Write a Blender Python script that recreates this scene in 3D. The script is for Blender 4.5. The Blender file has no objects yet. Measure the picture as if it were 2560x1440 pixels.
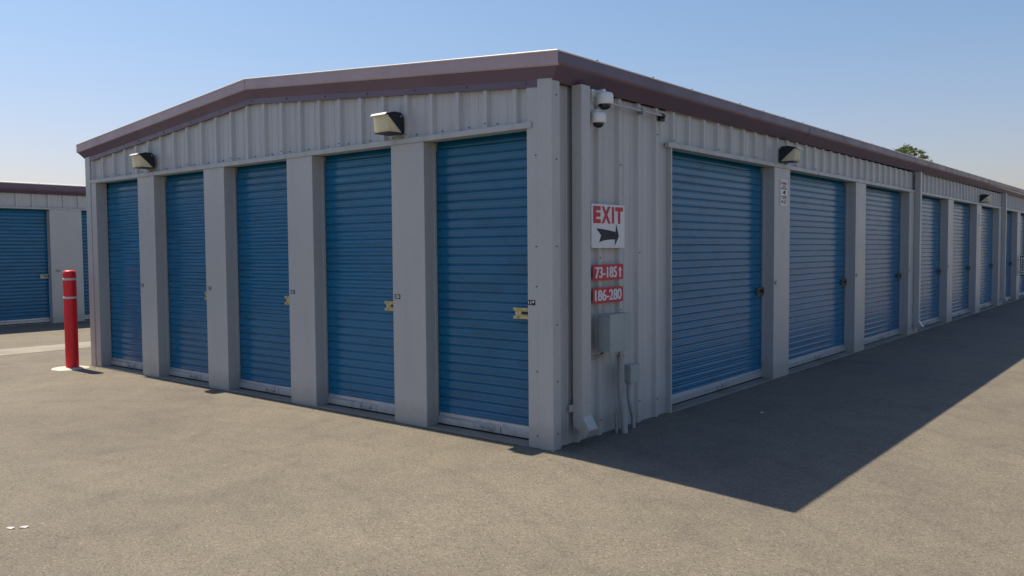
import bpy, math, random
from math import sin, cos, pi, radians
from mathutils import Vector, Matrix

random.seed(7)
SC = bpy.context.scene
COL = SC.collection

# ------------------------------------------------------------------ camera
cam_d = bpy.data.cameras.new("camera")
cam = bpy.data.objects.new("camera", cam_d)
COL.objects.link(cam)
yaw, pitch, roll = radians(-39.406), radians(-2.700), radians(-0.454)
F = Vector((sin(yaw) * cos(pitch), cos(yaw) * cos(pitch), sin(pitch)))
R0 = Vector((cos(yaw), -sin(yaw), 0))
U0 = R0.cross(F)
R = cos(roll) * R0 + sin(roll) * U0
U = -sin(roll) * R0 + cos(roll) * U0
CP = Vector((3.852, -5.187, 1.600))
cam.matrix_world = Matrix(((R.x, U.x, -F.x, CP.x), (R.y, U.y, -F.y, CP.y),
                           (R.z, U.z, -F.z, CP.z), (0, 0, 0, 1)))
cam_d.sensor_width = 36.0
cam_d.lens = 36.0 * 2057.9 / 2560.0
cam_d.clip_start = 0.05
cam_d.clip_end = 3000
SC.camera = cam

# ------------------------------------------------------------------ light
SUN_EL = radians(59.97)
SHADOW = Vector((0.578, -0.0035, -1.0))          # direction sunlight travels
world = bpy.data.worlds.new("World")
SC.world = world
world.use_nodes = True
wn = world.node_tree.nodes
wl = world.node_tree.links
bg = wn["Background"]
sky = wn.new("ShaderNodeTexSky")
sky.sky_type = 'NISHITA'
sky.sun_disc = False
sky.sun_elevation = SUN_EL
sky.sun_rotation = radians(-90.3)
sky.altitude = 50
sky.air_density = 1.3
sky.dust_density = 1.2
sky.ozone_density = 2.0
tint = wn.new("ShaderNodeMix")
tint.data_type = 'RGBA'
tint.blend_type = 'MULTIPLY'
tint.inputs[0].default_value = 1.0
tint.inputs[7].default_value = (0.83, 0.885, 0.985, 1)      # cool clear-air tint
wl.new(sky.outputs[0], tint.inputs[6])
wtc = wn.new("ShaderNodeTexCoord")                       # low haze takes the green out of the horizon
wsp = wn.new("ShaderNodeSeparateXYZ")
wl.new(wtc.outputs["Generated"], wsp.inputs[0])
wrp = wn.new("ShaderNodeValToRGB")
wrp.color_ramp.interpolation = 'EASE'
wrp.color_ramp.elements[0].position = 0.04
wrp.color_ramp.elements[0].color = (0.895, 0.815, 0.965, 1)
wrp.color_ramp.elements[1].position = 0.30
wrp.color_ramp.elements[1].color = (0.795, 0.865, 0.98, 1)
wl.new(wsp.outputs[2], wrp.inputs[0])
wl.new(wrp.outputs[0], tint.inputs[7])
wl.new(tint.outputs[2], bg.inputs[0])
bg.inputs[1].default_value = 0.089
sun_d = bpy.data.lights.new("sun", 'SUN')
sun_d.energy = 5.0
sun_d.angle = radians(0.53)
sun_d.color = (1.0, 0.87, 0.68)
sun = bpy.data.objects.new("sun", sun_d)
COL.objects.link(sun)
sun.rotation_euler = SHADOW.to_track_quat('-Z', 'Y').to_euler()
sun.location = (-20, 0, 30)
SC.view_settings.view_transform = 'Standard'
SC.view_settings.look = 'None'
SC.view_settings.exposure = 0.5
SC.view_settings.gamma = 1.0
SC.render.engine = 'CYCLES'


# ------------------------------------------------------------------ materials
def nmat(name):
    m = bpy.data.materials.new(name)
    m.use_nodes = True
    nt = m.node_tree
    return m, nt, nt.nodes["Principled BSDF"]


def node(nt, t, **kw):
    n = nt.nodes.new(t)
    for k, v in kw.items():
        setattr(n, k, v)
    return n


def noise(nt, scale, detail=4, rough=0.55, vec=None, dist=0.0):
    n = node(nt, "ShaderNodeTexNoise")
    n.inputs["Scale"].default_value = scale
    n.inputs["Detail"].default_value = detail
    n.inputs["Roughness"].default_value = rough
    n.inputs["Distortion"].default_value = dist
    if vec is not None:
        nt.links.new(vec, n.inputs["Vector"])
    return n


def mapping(nt, scale=(1, 1, 1)):
    tc = node(nt, "ShaderNodeTexCoord")
    mp = node(nt, "ShaderNodeMapping")
    mp.inputs["Scale"].default_value = scale
    nt.links.new(tc.outputs["Object"], mp.inputs["Vector"])
    return mp.outputs["Vector"]


def ramp(nt, fac, stops):
    r = node(nt, "ShaderNodeValToRGB")
    e = r.color_ramp.elements
    e[0].position, e[0].color = stops[0][0], (*stops[0][1], 1)
    e[1].position, e[1].color = stops[-1][0], (*stops[-1][1], 1)
    for p, c in stops[1:-1]:
        x = e.new(p)
        x.color = (*c, 1)
    nt.links.new(fac, r.inputs[0])
    return r.outputs[0]


def mix(nt, a, b, fac, mode='MIX'):
    n = node(nt, "ShaderNodeMix", data_type='RGBA', blend_type=mode)
    for s, v in ((6, a), (7, b)):
        if isinstance(v, tuple):
            n.inputs[s].default_value = (*v, 1)
        else:
            nt.links.new(v, n.inputs[s])
    if isinstance(fac, float):
        n.inputs[0].default_value = fac
    else:
        nt.links.new(fac, n.inputs[0])
    return n.outputs[2]


def bump(nt, b, h, strength, dist):
    bn = node(nt, "ShaderNodeBump")
    bn.inputs["Strength"].default_value = strength
    bn.inputs["Distance"].default_value = dist
    nt.links.new(h, bn.inputs["Height"])
    nt.links.new(bn.outputs[0], b.inputs["Normal"])
    return bn


def painted(name, col, rough=0.4, spec=0.5, dirt=0.12, streak=(3, 3, 0.35), wob=0.0, metal=0.0, base_dirt=False):
    m, nt, b = nmat(name)
    v = mapping(nt, streak)
    n1 = noise(nt, 2.0, 6, 0.6, v)
    n2 = noise(nt, 24.0, 4, 0.6, v)
    d = tuple(c * (1 - dirt * 2.2) for c in col)
    l = tuple(min(1, c * (1 + dirt * 0.6)) for c in col)
    c1 = ramp(nt, n1.outputs[0], [(0.3, d), (0.5, col), (0.75, l)])
    c2 = ramp(nt, n2.outputs[0], [(0.3, (0.88, 0.88, 0.87)), (0.6, (1, 1, 1))])
    c = mix(nt, c1, c2, 0.5, 'MULTIPLY')
    if base_dirt:                       # splash-back dust, a stain that stays put
        geo = node(nt, "ShaderNodeNewGeometry")
        sp = node(nt, "ShaderNodeSeparateXYZ")
        nt.links.new(geo.outputs["Position"], sp.inputs[0])
        nn = noise(nt, 5.0, 5, 0.7, mapping(nt, (2, 2, 1)))
        ad = node(nt, "ShaderNodeMath", operation='MULTIPLY_ADD')
        ad.inputs[1].default_value = -0.25
        nt.links.new(nn.outputs[0], ad.inputs[0])
        nt.links.new(sp.outputs[2], ad.inputs[2])
        f = ramp(nt, ad.outputs[0], [(-0.0, (0.28, 0.28, 0.28)), (0.10, (0.0, 0.0, 0.0))])
        c = mix(nt, c, (0.22, 0.19, 0.15), f)
    nt.links.new(c, b.inputs["Base Color"])
    rr = ramp(nt, n1.outputs[0], [(0.3, (rough * 1.25,) * 3), (0.7, (rough * 0.85,) * 3)])
    nt.links.new(rr, b.inputs["Roughness"])
    b.inputs["Specular IOR Level"].default_value = spec
    b.inputs["Metallic"].default_value = metal
    if wob > 0:
        n3 = noise(nt, 1.0, 3, 0.5, mapping(nt, (2.2, 2.2, 2.2)))
        bump(nt, b, n3.outputs[0], 0.5, wob)
    return m


M = {}
M['wall'] = painted("wall_metal", (0.470, 0.475, 0.475), 0.40, 0.5, 0.035, (6, 6, 0.5), 0.006, base_dirt=True)
M['pillar'] = painted("pillar_metal", (0.445, 0.450, 0.445), 0.36, 0.5, 0.025, (2, 2, 0.7), 0.012, base_dirt=True)
M['trim'] = painted("trim_metal", (0.44, 0.445, 0.44), 0.4, 0.5, 0.07, (4, 4, 2))
M['fascia'] = painted("fascia_metal", (0.130, 0.088, 0.130), 0.36, 0.5, 0.06, (1.5, 1.5, 1.5), 0.01)
M['rake'] = painted("rake_trim_metal", (0.43, 0.325, 0.345), 0.42, 0.5, 0.05, (1.5, 1.5, 1.5), 0.01)
M['edge'] = painted("roof_edge_metal", (0.75, 0.74, 0.72), 0.35, 0.5, 0.05)
M['roof'] = painted("roof_metal", (0.60, 0.60, 0.58), 0.4, 0.5, 0.08)
M['door'] = painted("door_blue", (0.001, 0.128, 0.272), 0.15, 0.5, 0.10, (1.2, 1.2, 3), 0.008)
_nt = M['door'].node_tree
_b = _nt.nodes["Principled BSDF"]
_src = _b.inputs["Base Color"].links[0].from_socket
_oi = node(_nt, "ShaderNodeObjectInfo")
_v = ramp(_nt, _oi.outputs["Random"], [(0.0, (0.86, 0.90, 0.90)), (0.5, (1, 1, 1)), (1.0, (1.5, 1.10, 1.06))])
_c = mix(_nt, _src, _v, 1.0, 'MULTIPLY')
_sc = noise(_nt, 3.0, 8, 0.75, mapping(_nt, (0.7, 0.7, 6.0)), 0.8)     # scuffs and chalky rub marks
_c = mix(_nt, _c, (0.16, 0.24, 0.33), ramp(_nt, _sc.outputs[0], [(0.62, (0, 0, 0)), (0.74, (0.22, 0.22, 0.22))]))
_nt.links.new(_c, _b.inputs["Base Color"])
M['bar'] = painted("aluminium_bar", (0.44, 0.46, 0.48), 0.34, 0.5, 0.12, (6, 6, 6), 0.0, 0.4)
M['galv'] = painted("galvanised", (0.36, 0.37, 0.38), 0.45, 0.5, 0.15, (9, 9, 9), 0.0, 0.6)
M['brass'] = painted("latch_brass", (0.52, 0.46, 0.25), 0.4, 0.5, 0.15, (12, 12, 12), 0.0, 0.55)
M['lock'] = painted("lock_dark", (0.13, 0.13, 0.11), 0.35, 0.5, 0.2, (12, 12, 12), 0.0, 0.6)  # darker brass tone for the long side latches
M['black'] = painted("black_paint", (0.012, 0.012, 0.014), 0.45, 0.4, 0.1)
M['rubber'] = painted("rubber", (0.02, 0.02, 0.02), 0.8, 0.2, 0.1)
M['bronze'] = painted("lamp_housing", (0.012, 0.018, 0.03), 0.4, 0.5, 0.1)
M['white'] = painted("white_plastic", (0.78, 0.78, 0.76), 0.35, 0.5, 0.05)
M['signw'] = painted("sign_white", (0.68, 0.69, 0.70), 0.4, 0.4, 0.03)
M['signr'] = painted("sign_red", (0.50, 0.018, 0.045), 0.4, 0.4, 0.04)
M['signk'] = painted("sign_black", (0.02, 0.02, 0.035), 0.5, 0.3, 0.04)
M['pink'] = painted("sign_lettering", (0.70, 0.66, 0.68), 0.45, 0.3, 0.04)
M['greybox'] = painted("box_grey", (0.31, 0.37, 0.375), 0.42, 0.5, 0.06, (3, 3, 3))
M['conduit'] = painted("conduit_grey", (0.36, 0.38, 0.39), 0.5, 0.4, 0.12, (6, 6, 2))
M['red'] = painted("bollard_red", (0.78, 0.013, 0.022), 0.42, 0.5, 0.10, (4, 4, 1))
M['stripe'] = painted("bollard_stripe", (0.62, 0.58, 0.56), 0.4, 0.5, 0.05)
M['screw'] = painted("screw_head", (0.12, 0.12, 0.13), 0.5, 0.5, 0.05)
M['paper'] = painted("paper", (0.8, 0.78, 0.74), 0.8, 0.2, 0.03)

# dome glass of the cameras
m, nt, b = nmat("smoked_dome")
b.inputs["Base Color"].default_value = (0.015, 0.02, 0.045, 1)
b.inputs["Roughness"].default_value = 0.08
M['dome'] = m

# lamp lens, pale prismatic glass that lets light through
m, nt, b = nmat("lamp_lens")
b.inputs["Base Color"].default_value = (0.90, 0.87, 0.68, 1)
b.inputs["Roughness"].default_value = 0.25
tr = node(nt, "ShaderNodeBsdfTranslucent")
tr.inputs[0].default_value = (0.98, 0.93, 0.70, 1)
mx = node(nt, "ShaderNodeMixShader")
mx.inputs[0].default_value = 0.5
nt.links.new(b.outputs[0], mx.inputs[1])
nt.links.new(tr.outputs[0], mx.inputs[2])
nt.links.new(mx.outputs[0], nt.nodes["Material Output"].inputs[0])
wv = noise(nt, 90.0, 2, 0.5, mapping(nt, (1, 1, 1)))
bump(nt, b, wv.outputs[0], 0.4, 0.004)
M['lens'] = m

# concrete
m, nt, b = nmat("concrete")
v = mapping(nt)
a1 = noise(nt, 1.3, 6, 0.6, v)
a2 = noise(nt, 60, 5, 0.7, v)
c1 = ramp(nt, a1.outputs[0], [(0.3, (0.20, 0.185, 0.155)), (0.7, (0.31, 0.285, 0.24))])
c2 = ramp(nt, a2.outputs[0], [(0.3, (0.8, 0.8, 0.8)), (0.65, (1, 1, 1))])
nt.links.new(mix(nt, c1, c2, 1.0, 'MULTIPLY'), b.inputs["Base Color"])
b.inputs["Roughness"].default_value = 0.85
bump(nt, b, a2.outputs[0], 0.4, 0.004)
M['concrete'] = m
m2 = m.copy()
m2.name = "concrete_pale"
for n in m2.node_tree.nodes:
    if n.type == 'VALTORGB' and n.color_ramp.elements[0].color[0] < 0.5:
        n.color_ramp.elements[0].color = (0.44, 0.41, 0.34, 1)
        n.color_ramp.elements[1].color = (0.70, 0.66, 0.56, 1)
M['pale'] = m2

# asphalt: pale worn binder, dark pits, light and tan stones, broad stains
m, nt, b = nmat("asphalt")
v = mapping(nt)
big = noise(nt, 0.35, 5, 0.6, v, 0.4)
mid = noise(nt, 2.6, 6, 0.65, v, 0.6)
fine = noise(nt, 70, 4, 0.75, v)
vor = node(nt, "ShaderNodeTexVoronoi")
vor.inputs["Scale"].default_value = 115
nt.links.new(v, vor.inputs["Vector"])
vcol = node(nt, "ShaderNodeSeparateColor")
nt.links.new(vor.outputs["Color"], vcol.inputs[0])
c_big = ramp(nt, big.outputs[0], [(0.30, (0.126, 0.113, 0.098)), (0.42, (0.154, 0.138, 0.114)), (0.55, (0.168, 0.151, 0.121)), (0.72, (0.186, 0.167, 0.133))])
c_mid = ramp(nt, mid.outputs[0], [(0.30, (0.86, 0.86, 0.88)), (0.52, (1, 1, 1)), (0.75, (1.10, 1.09, 1.06))])
c = mix(nt, c_big, c_mid, 1.0, 'MULTIPLY')
st = ramp(nt, vcol.outputs[0], [(0.0, (0.48, 0.46, 0.44)), (0.13, (0.74, 0.73, 0.71)), (0.2, (0.95, 0.94, 0.93)), (0.80, (1.05, 1.05, 1.05)), (0.93, (1.22, 1.20, 1.15)), (1.0, (1.75, 1.70, 1.6))])
c = mix(nt, c, st, 0.78, 'MULTIPLY')
c_fine = ramp(nt, fine.outputs[0], [(0.32, (0.62, 0.60, 0.58)), (0.45, (0.98, 0.98, 0.98)), (0.68, (1.16, 1.15, 1.12))])
c = mix(nt, c, c_fine, 0.8, 'MULTIPLY')
pits = noise(nt, 30, 6, 0.8, v, 1.6)
c = mix(nt, c, ramp(nt, pits.outputs[0], [(0.33, (0.50, 0.48, 0.46)), (0.385, (1, 1, 1)), (0.9, (1, 1, 1))]), 1.0, 'MULTIPLY')
stain = noise(nt, 0.9, 3, 0.5, v, 2.0)
c = mix(nt, c, ramp(nt, stain.outputs[0], [(0.26, (0.86, 0.86, 0.90)), (0.43, (1, 1, 1)), (0.9, (1, 1, 1))]), 1.0, 'MULTIPLY')
# faint tyre scrub arcs
wa = node(nt, "ShaderNodeTexWave", wave_type='RINGS', rings_direction='Z')
mpa = node(nt, "ShaderNodeMapping")
mpa.inputs["Location"].default_value = (1.5, 6.0, 0)
tca = node(nt, "ShaderNodeTexCoord")
nt.links.new(tca.outputs["Object"], mpa.inputs["Vector"])
nt.links.new(mpa.outputs[0], wa.inputs["Vector"])
wa.inputs["Scale"].default_value = 0.42
wa.inputs["Distortion"].default_value = 3.0
wa.inputs["Detail"].default_value = 3
wa.inputs["Detail Scale"].default_value = 0.6
arc = ramp(nt, wa.outputs[1], [(0.0, (0.90, 0.90, 0.91)), (0.07, (1, 1, 1)), (1.0, (1, 1, 1))])
c = mix(nt, c, arc, 0.6, 'MULTIPLY')
nt.links.new(c, b.inputs["Base Color"])
b.inputs["Roughness"].default_value = 0.82
b.inputs["Specular IOR Level"].default_value = 0.3
hh = node(nt, "ShaderNodeMath", operation='ADD')
nt.links.new(fine.outputs[0], hh.inputs[0])
nt.links.new(vor.outputs["Distance"], hh.inputs[1])
bump(nt, b, hh.outputs[0], 0.55, 0.006)
M['asphalt'] = m

# foliage and bark
m, nt, b = nmat("foliage")
oi = noise(nt, 1.4, 3, 0.6, mapping(nt))
nt.links.new(ramp(nt, oi.outputs[0], [(0.3, (0.040, 0.065, 0.022)), (0.7, (0.11, 0.145, 0.05))]), b.inputs["Base Color"])
b.inputs["Roughness"].default_value = 0.6
tr = node(nt, "ShaderNodeBsdfTranslucent")
tr.inputs[0].default_value = (0.16, 0.2, 0.05, 1)
mx = node(nt, "ShaderNodeMixShader")
mx.inputs[0].default_value = 0.3
nt.links.new(b.outputs[0], mx.inputs[1])
nt.links.new(tr.outputs[0], mx.inputs[2])
nt.links.new(mx.outputs[0], nt.nodes["Material Output"].inputs[0])
M['leaf'] = m
M['bark'] = painted("bark", (0.11, 0.085, 0.065), 0.85, 0.2, 0.2)


# ------------------------------------------------------------------ mesh helpers
class MB:
    """collects faces; build() links them as one mesh object"""
    def __init__(s):
        s.v, s.f, s.m, s.sm = [], [], [], []

    def add(s, vs, fs, mat=0, smooth=False):
        o = len(s.v)
        s.v += [tuple(p) for p in vs]
        for f in fs:
            s.f.append(tuple(i + o for i in f))
            s.m.append(mat)
            s.sm.append(smooth)

    def box(s, a, b, mat=0, fr=None):
        (x0, y0, z0), (x1, y1, z1) = a, b
        vs = [(x0, y0, z0), (x1, y0, z0), (x1, y1, z0), (x0, y1, z0),
              (x0, y0, z1), (x1, y0, z1), (x1, y1, z1), (x0, y1, z1)]
        if fr:
            vs = [fr(*p) for p in vs]
        s.add(vs, [(0, 3, 2, 1), (4, 5, 6, 7), (0, 1, 5, 4), (1, 2, 6, 5), (2, 3, 7, 6), (3, 0, 4, 7)], mat)

    def prism(s, pts, f0, f1, mat=0, caps=True, smooth=False, closed=True):
        """pts: 2-D outline; f0/f1 map an outline point to the two ends"""
        n = len(pts)
        vs = [f0(*p) for p in pts] + [f1(*p) for p in pts]
        r = range(n) if closed else range(n - 1)
        s.add(vs, [(i, (i + 1) % n, (i + 1) % n + n, i + n) for i in r], mat, smooth)
        if caps and closed:
            s.add(vs[:n], [tuple(range(n))], mat)
            s.add(vs[n:], [tuple(range(n))[::-1]], mat)

    def tube(s, path, r, n=10, mat=0, caps=True):
        rr = r if isinstance(r, (list, tuple)) else [r] * len(path)
        path = [Vector(p) for p in path]
        vs = []
        up = Vector((0.123, 0.231, 0.957))
        for i, p in enumerate(path):
            d = (path[min(i + 1, len(path) - 1)] - path[max(i - 1, 0)]).normalized()
            a = d.cross(up)
            if a.length < 0.05:
                a = d.cross(Vector((1, 0, 0)))
            a.normalize()
            c = d.cross(a)
            for k in range(n):
                t = 2 * pi * k / n
                vs.append(p + (a * cos(t) + c * sin(t)) * rr[i])
        fs = []
        for i in range(len(path) - 1):
            for k in range(n):
                fs.append((i * n + k, i * n + (k + 1) % n, (i + 1) * n + (k + 1) % n, (i + 1) * n + k))
        s.add(vs, fs, mat, True)
        if caps:
            s.add(vs[:n], [tuple(range(n))[::-1]], mat)
            s.add(vs[-n:], [tuple(range(n))], mat)

    def lathe(s, prof, c, n=28, mat=0):
        vs = []
        for r, z in prof:
            for k in range(n):
                t = 2 * pi * k / n
                vs.append((c[0] + r * cos(t), c[1] + r * sin(t), c[2] + z))
        fs = []
        for i in range(len(prof) - 1):
            for k in range(n):
                fs.append((i * n + k, i * n + (k + 1) % n, (i + 1) * n + (k + 1) % n, (i + 1) * n + k))
        s.add(vs, fs, mat, True)
        s.add(vs[:n], [tuple(range(n))[::-1]], mat)
        s.add(vs[-n:], [tuple(range(n))], mat)

    def build(s, name, mats, parent=None, bevel=0.0, label=None):
        me = bpy.data.meshes.new(name)
        me.from_pydata(s.v, [], s.f)
        if not isinstance(mats, (list, tuple)):
            mats = [mats]
        for k in mats:
            me.materials.append(M[k])
        me.polygons.foreach_set("material_index", s.m)
        me.polygons.foreach_set("use_smooth", s.sm)
        import bmesh
        bm = bmesh.new()
        bm.from_mesh(me)
        bmesh.ops.recalc_face_normals(bm, faces=bm.faces)
        bm.to_mesh(me)
        bm.free()
        me.update()
        o = bpy.data.objects.new(name, me)
        COL.objects.link(o)
        if parent:
            o.parent = parent
        if bevel > 0:
            md = o.modifiers.new("bevel", 'BEVEL')
            md.width = bevel
            md.segments = 2
            md.limit_method = 'ANGLE'
        if label:
            o["label"] = label
        return o


def thing(name, label, cat, loc=(0, 0, 0), rz=0.0, group=None):
    o = bpy.data.objects.new(name, None)
    COL.objects.link(o)
    o.location = loc
    o.rotation_euler = (0, 0, rz)
    o.empty_display_size = 0.2
    tag(o, label, cat, group)
    return o


def tag(o, label, cat, group=None, kind=None):
    if label:
        o["label"] = label
    if cat:
        o["category"] = cat
    if group:
        o["group"] = group
    if kind:
        o["kind"] = kind
    return o


def frame(origin, u, n):
    """facade frame: (along, outward, up) -> world"""
    ox, oy, oz = origin
    return lambda a, b, c: (ox + u[0] * a + n[0] * b, oy + u[1] * a + n[1] * b, oz + c)


FG = frame((0, 0, 0), (1, 0), (0, -1))          # gable front
FS = frame((0, 0, 0), (0, 1), (1, 0))           # long side


def text_flat(s, bold=0.0, spacing=1.0):
    """flat letter outlines as (verts, faces), scaled to the unit box"""
    cu = bpy.data.curves.new("txt", 'FONT')
    cu.body = s
    cu.offset = bold
    cu.space_character = spacing
    cu.resolution_u = 6
    ob = bpy.data.objects.new("txt", cu)
    COL.objects.link(ob)
    dg = bpy.context.evaluated_depsgraph_get()
    me = bpy.data.meshes.new_from_object(ob.evaluated_get(dg))
    vs = [v.co.copy() for v in me.vertices]
    fs = [tuple(p.vertices) for p in me.polygons]
    bpy.data.objects.remove(ob)
    bpy.data.curves.remove(cu)
    bpy.data.meshes.remove(me)
    x0 = min(v.x for v in vs); x1 = max(v.x for v in vs)
    y0 = min(v.y for v in vs); y1 = max(v.y for v in vs)
    return [((v.x - x0) / (x1 - x0), (v.y - y0) / (y1 - y0)) for v in vs], fs


def put_text(mb, s, fr, u0, u1, z0, z1, n, mat=0, bold=0.0, spacing=1.0, fat=0.0):
    """fat: letters thickened by printing them again to each side, each a hair proud"""
    vs, fs = text_flat(s, bold, spacing)
    u0, u1 = u0 + fat, u1 - fat
    for i, d in enumerate((0, -fat, fat, -fat / 2, fat / 2) if fat else (0,)):
        mb.add([fr(u0 + d + (u1 - u0) * a, n + 0.0003 * i, z0 + (z1 - z0) * c) for a, c in vs], fs, mat)


def rounded(w, h, r, k=5):
    pts = []
    for cx, cy, a0 in ((w / 2 - r, h / 2 - r, 0), (-w / 2 + r, h / 2 - r, pi / 2), (-w / 2 + r, -h / 2 + r, pi), (w / 2 - r, -h / 2 + r, 1.5 * pi)):
        for i in range(k + 1):
            t = a0 + pi / 2 * i / k
            pts.append((cx + r * cos(t), cy + r * sin(t)))
    return pts


# ------------------------------------------------------------------ ground
def gz(x):
    if x <= 0:
        return 0.0
    xx = min(x, 4.5)
    z = -0.05 * (xx - 0.3 * (1 - math.exp(-xx / 0.3)))
    if x > 4.5:
        z += 0.05 * (min(x, 9) - 4.5)
    return z


xs = [-400, -60, -20, -8, -1, 0] + [i * 0.15 for i in range(1, 31)] + [5, 6, 7, 8, 9, 12, 30, 120, 500]
ys = [-300, -40, -12, -8, -4, 0, 4, 8, 16, 32, 64, 200, 900]
g = MB()
g.add([(x, y, gz(x)) for y in ys for x in xs],
      [(j * len(xs) + i, j * len(xs) + i + 1, (j + 1) * len(xs) + i + 1, (j + 1) * len(xs) + i)
       for j in range(len(ys) - 1) for i in range(len(xs) - 1)], 0, True)
tag(g.build("ground", 'asphalt'), "worn tan grey asphalt yard around the storage buildings", "ground", kind="structure")
g = MB()
g.box((-11.35, -30, -0.02), (-10.42, 45, 0.005))
tag(g.build("path", 'concrete'), "pale concrete drainage strip set in the asphalt between the buildings", "path", kind="structure")

# ------------------------------------------------------------------ shared building parts
H = 2.56                                   # underside of the header


def panel(fr, u0, u1, z0, ztop, pitch, phase, n0=-0.045, mb=None):
    """ribbed metal sheet; n0 = depth of the flat, ribs stand 32 mm proud"""
    mb = mb or MB()
    prof = []
    k0 = int(math.floor((u0 - phase) / pitch)) - 1
    k1 = int(math.ceil((u1 - phase) / pitch)) + 1
    for k in range(k0, k1):
        c = phase + k * pitch
        prof += [(c - 0.038, 0), (c - 0.019, 0.032), (c + 0.019, 0.032), (c + 0.038, 0)]
        for q in (0.33, 0.66):
            d = c + pitch * q
            prof += [(d - 0.012, 0), (d - 0.006, 0.004), (d + 0.006, 0.004), (d + 0.012, 0)]
    def at(u):
        for (a, x), (b_, y) in zip(prof, prof[1:]):
            if a <= u <= b_:
                return x + (y - x) * (u - a) / max(b_ - a, 1e-6)
        return 0
    pts = [(u0, at(u0))] + [p for p in prof if u0 < p[0] < u1] + [(u1, at(u1))]
    vs, fs = [], []
    for u, h in pts:
        vs += [fr(u, n0 + h, z0), fr(u, n0 + h, ztop(u))]
    for i in range(len(pts) - 1):
        fs.append((2 * i, 2 * i + 2, 2 * i + 3, 2 * i + 1))
    mb.add(vs, fs)
    return mb


def screws(mb, fr, pts, mat=1, r=0.0062):
    for u, n, z in pts:
        ring = [(u + r * cos(t), z + r * sin(t)) for t in [k * pi / 3 for k in range(6)]]
        mb.prism(ring, lambda a, c: fr(a, n - 0.002, c), lambda a, c: fr(a, n + 0.007, c), mat)


def door(fr, u0, u1, parent, latch=True, lab=None, latch_mat='brass', sill=True, top=H):
    n_in = -0.165
    period = 0.080
    z0, z1 = 0.105, top + 0.03
    prof, z = [], z0
    base = [(0.0, 0.0), (0.0035, 0.0045), (0.0075, 0.0098), (0.012, 0.0122), (0.015, 0.0128), (0.0245, 0.0131), (0.0262, 0.0120), (0.0280, 0.0131),
            (0.030, 0.0132), (0.040, 0.0133), (0.050, 0.0132), (0.0520, 0.0131), (0.0538, 0.0120), (0.0555, 0.0131), (0.065, 0.0128), (0.068, 0.0122), (0.0725, 0.0098), (0.0765, 0.0045)]
    k = 0
    while z < z1:
        amp = 1.0 + 0.08 * sin(k * 2.4)
        off = 0.0
        for dz, h in base:
            if z + dz > z1:
                break
            # the curtain leans back into its roll near the top
            back = -0.035 * max(0.0, (z + dz - (top - 0.16)) / 0.19) ** 2
            prof.append((z + dz, h * amp + off + back))
        z += period
        k += 1
    mb = MB()
    vs, fs = [], []
    nseg = 5
    for zz, h in prof:
        for s in range(nseg + 1):
            u = u0 + 0.004 + (u1 - u0 - 0.008) * s / nseg
            w = 0.0035 * sin(pi * s / nseg) * sin(zz * 1.7 + u0)
            vs.append(fr(u, n_in + h + w, zz))
    for i in range(len(prof) - 1):
        for s in range(nseg):
            a = i * (nseg + 1) + s
            fs.append((a, a + 1, a + nseg + 2, a + nseg + 1))
    mb.add(vs, fs, 0, True)
    d = mb.build("roll_up_door", 'door', parent, label=lab)
    # bottom bar with its ledge
    bb = MB()
    pr = [(-0.170, 0.028), (-0.126, 0.028), (-0.126, 0.080), (-0.150, 0.096), (-0.152, 0.122), (-0.170, 0.122)]
    bb.prism(pr, lambda a, c: fr(u0 + 0.012, a, c), lambda a, c: fr(u1 - 0.012, a, c), 0)
    bb.box((u0 + 0.012, -0.166, 0.012), (u1 - 0.012, -0.140, 0.0275), 1, fr)
    bb.build("bottom_bar", ['bar', 'rubber'], d)
    # pull handle: two feet and a bow
    hc = u0 + (u1 - u0) * 0.53 if (u1 - u0) > 1.6 else u1 - 0.555
    hb = MB()
    for e in (-0.075, 0.075):
        hb.box((hc + e - 0.014, -0.130, 0.040), (hc + e + 0.014, -0.122, 0.082), 0, fr)
    hb.tube([fr(hc - 0.07, -0.124, 0.055), fr(hc - 0.055, -0.098, 0.050), fr(hc + 0.055, -0.098, 0.050), fr(hc + 0.07, -0.124, 0.055)], 0.007, 8)
    hb.box((hc + 0.155, -0.130, 0.036), (hc + 0.30, -0.124, 0.080), 1, fr)
    hb.box((hc + 0.149, -0.130, 0.034), (hc + 0.154, -0.1235, 0.084), 2, fr)
    hb.build("pull_handle", ['galv', 'bar', 'black'], d)
    if latch:
        lb = MB()
        a0, a1 = u1 - (0.250 if u1 - u0 < 1.6 else 0.200), u1 - 0.004
        lb.box((a0 + 0.012, -0.155, 1.030), (a1, -0.128, 1.112), 0, fr)
        lb.box((a0, -0.128, 1.090), (a1, -0.118, 1.114), 0, fr)
        lb.box((a0, -0.128, 1.022), (a1, -0.118, 1.046), 0, fr)
        lb.box((a0 + 0.085, -0.127, 1.060), (a0 + 0.150, -0.120, 1.082), 1, fr)
        lb.box((a0 + 0.168, -0.127, 1.052), (a0 + 0.196, -0.119, 1.088), 1, fr)
        screws(lb, fr, [(a0 + 0.05, -0.118, 1.102), (a0 + 0.05, -0.118, 1.034)], 2, 0.006)
        lb.build("latch", [latch_mat, 'signk', 'galv'], d, 0.0015)
    return d


def pillar(fr, u0, u1, parent, z1=H, label=None):
    mb = MB()
    mb.box((u0, -0.150, -0.06), (u1, 0.0, z1), 0, fr)
    mb.box((u0 + 0.002, -0.215, -0.06), (u1 - 0.002, -0.1505, z1), 0, fr)
    # track angles behind the flange on both sides
    for a, s in ((u0, -1), (u1, 1)):
        mb.box((min(a, a + s * 0.006), -0.151, 0.02), (max(a, a + s * 0.006), -0.118, z1 - 0.003), 0, fr)
    return mb.build("pillar", 'pillar', parent, 0.004, label)


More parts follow.
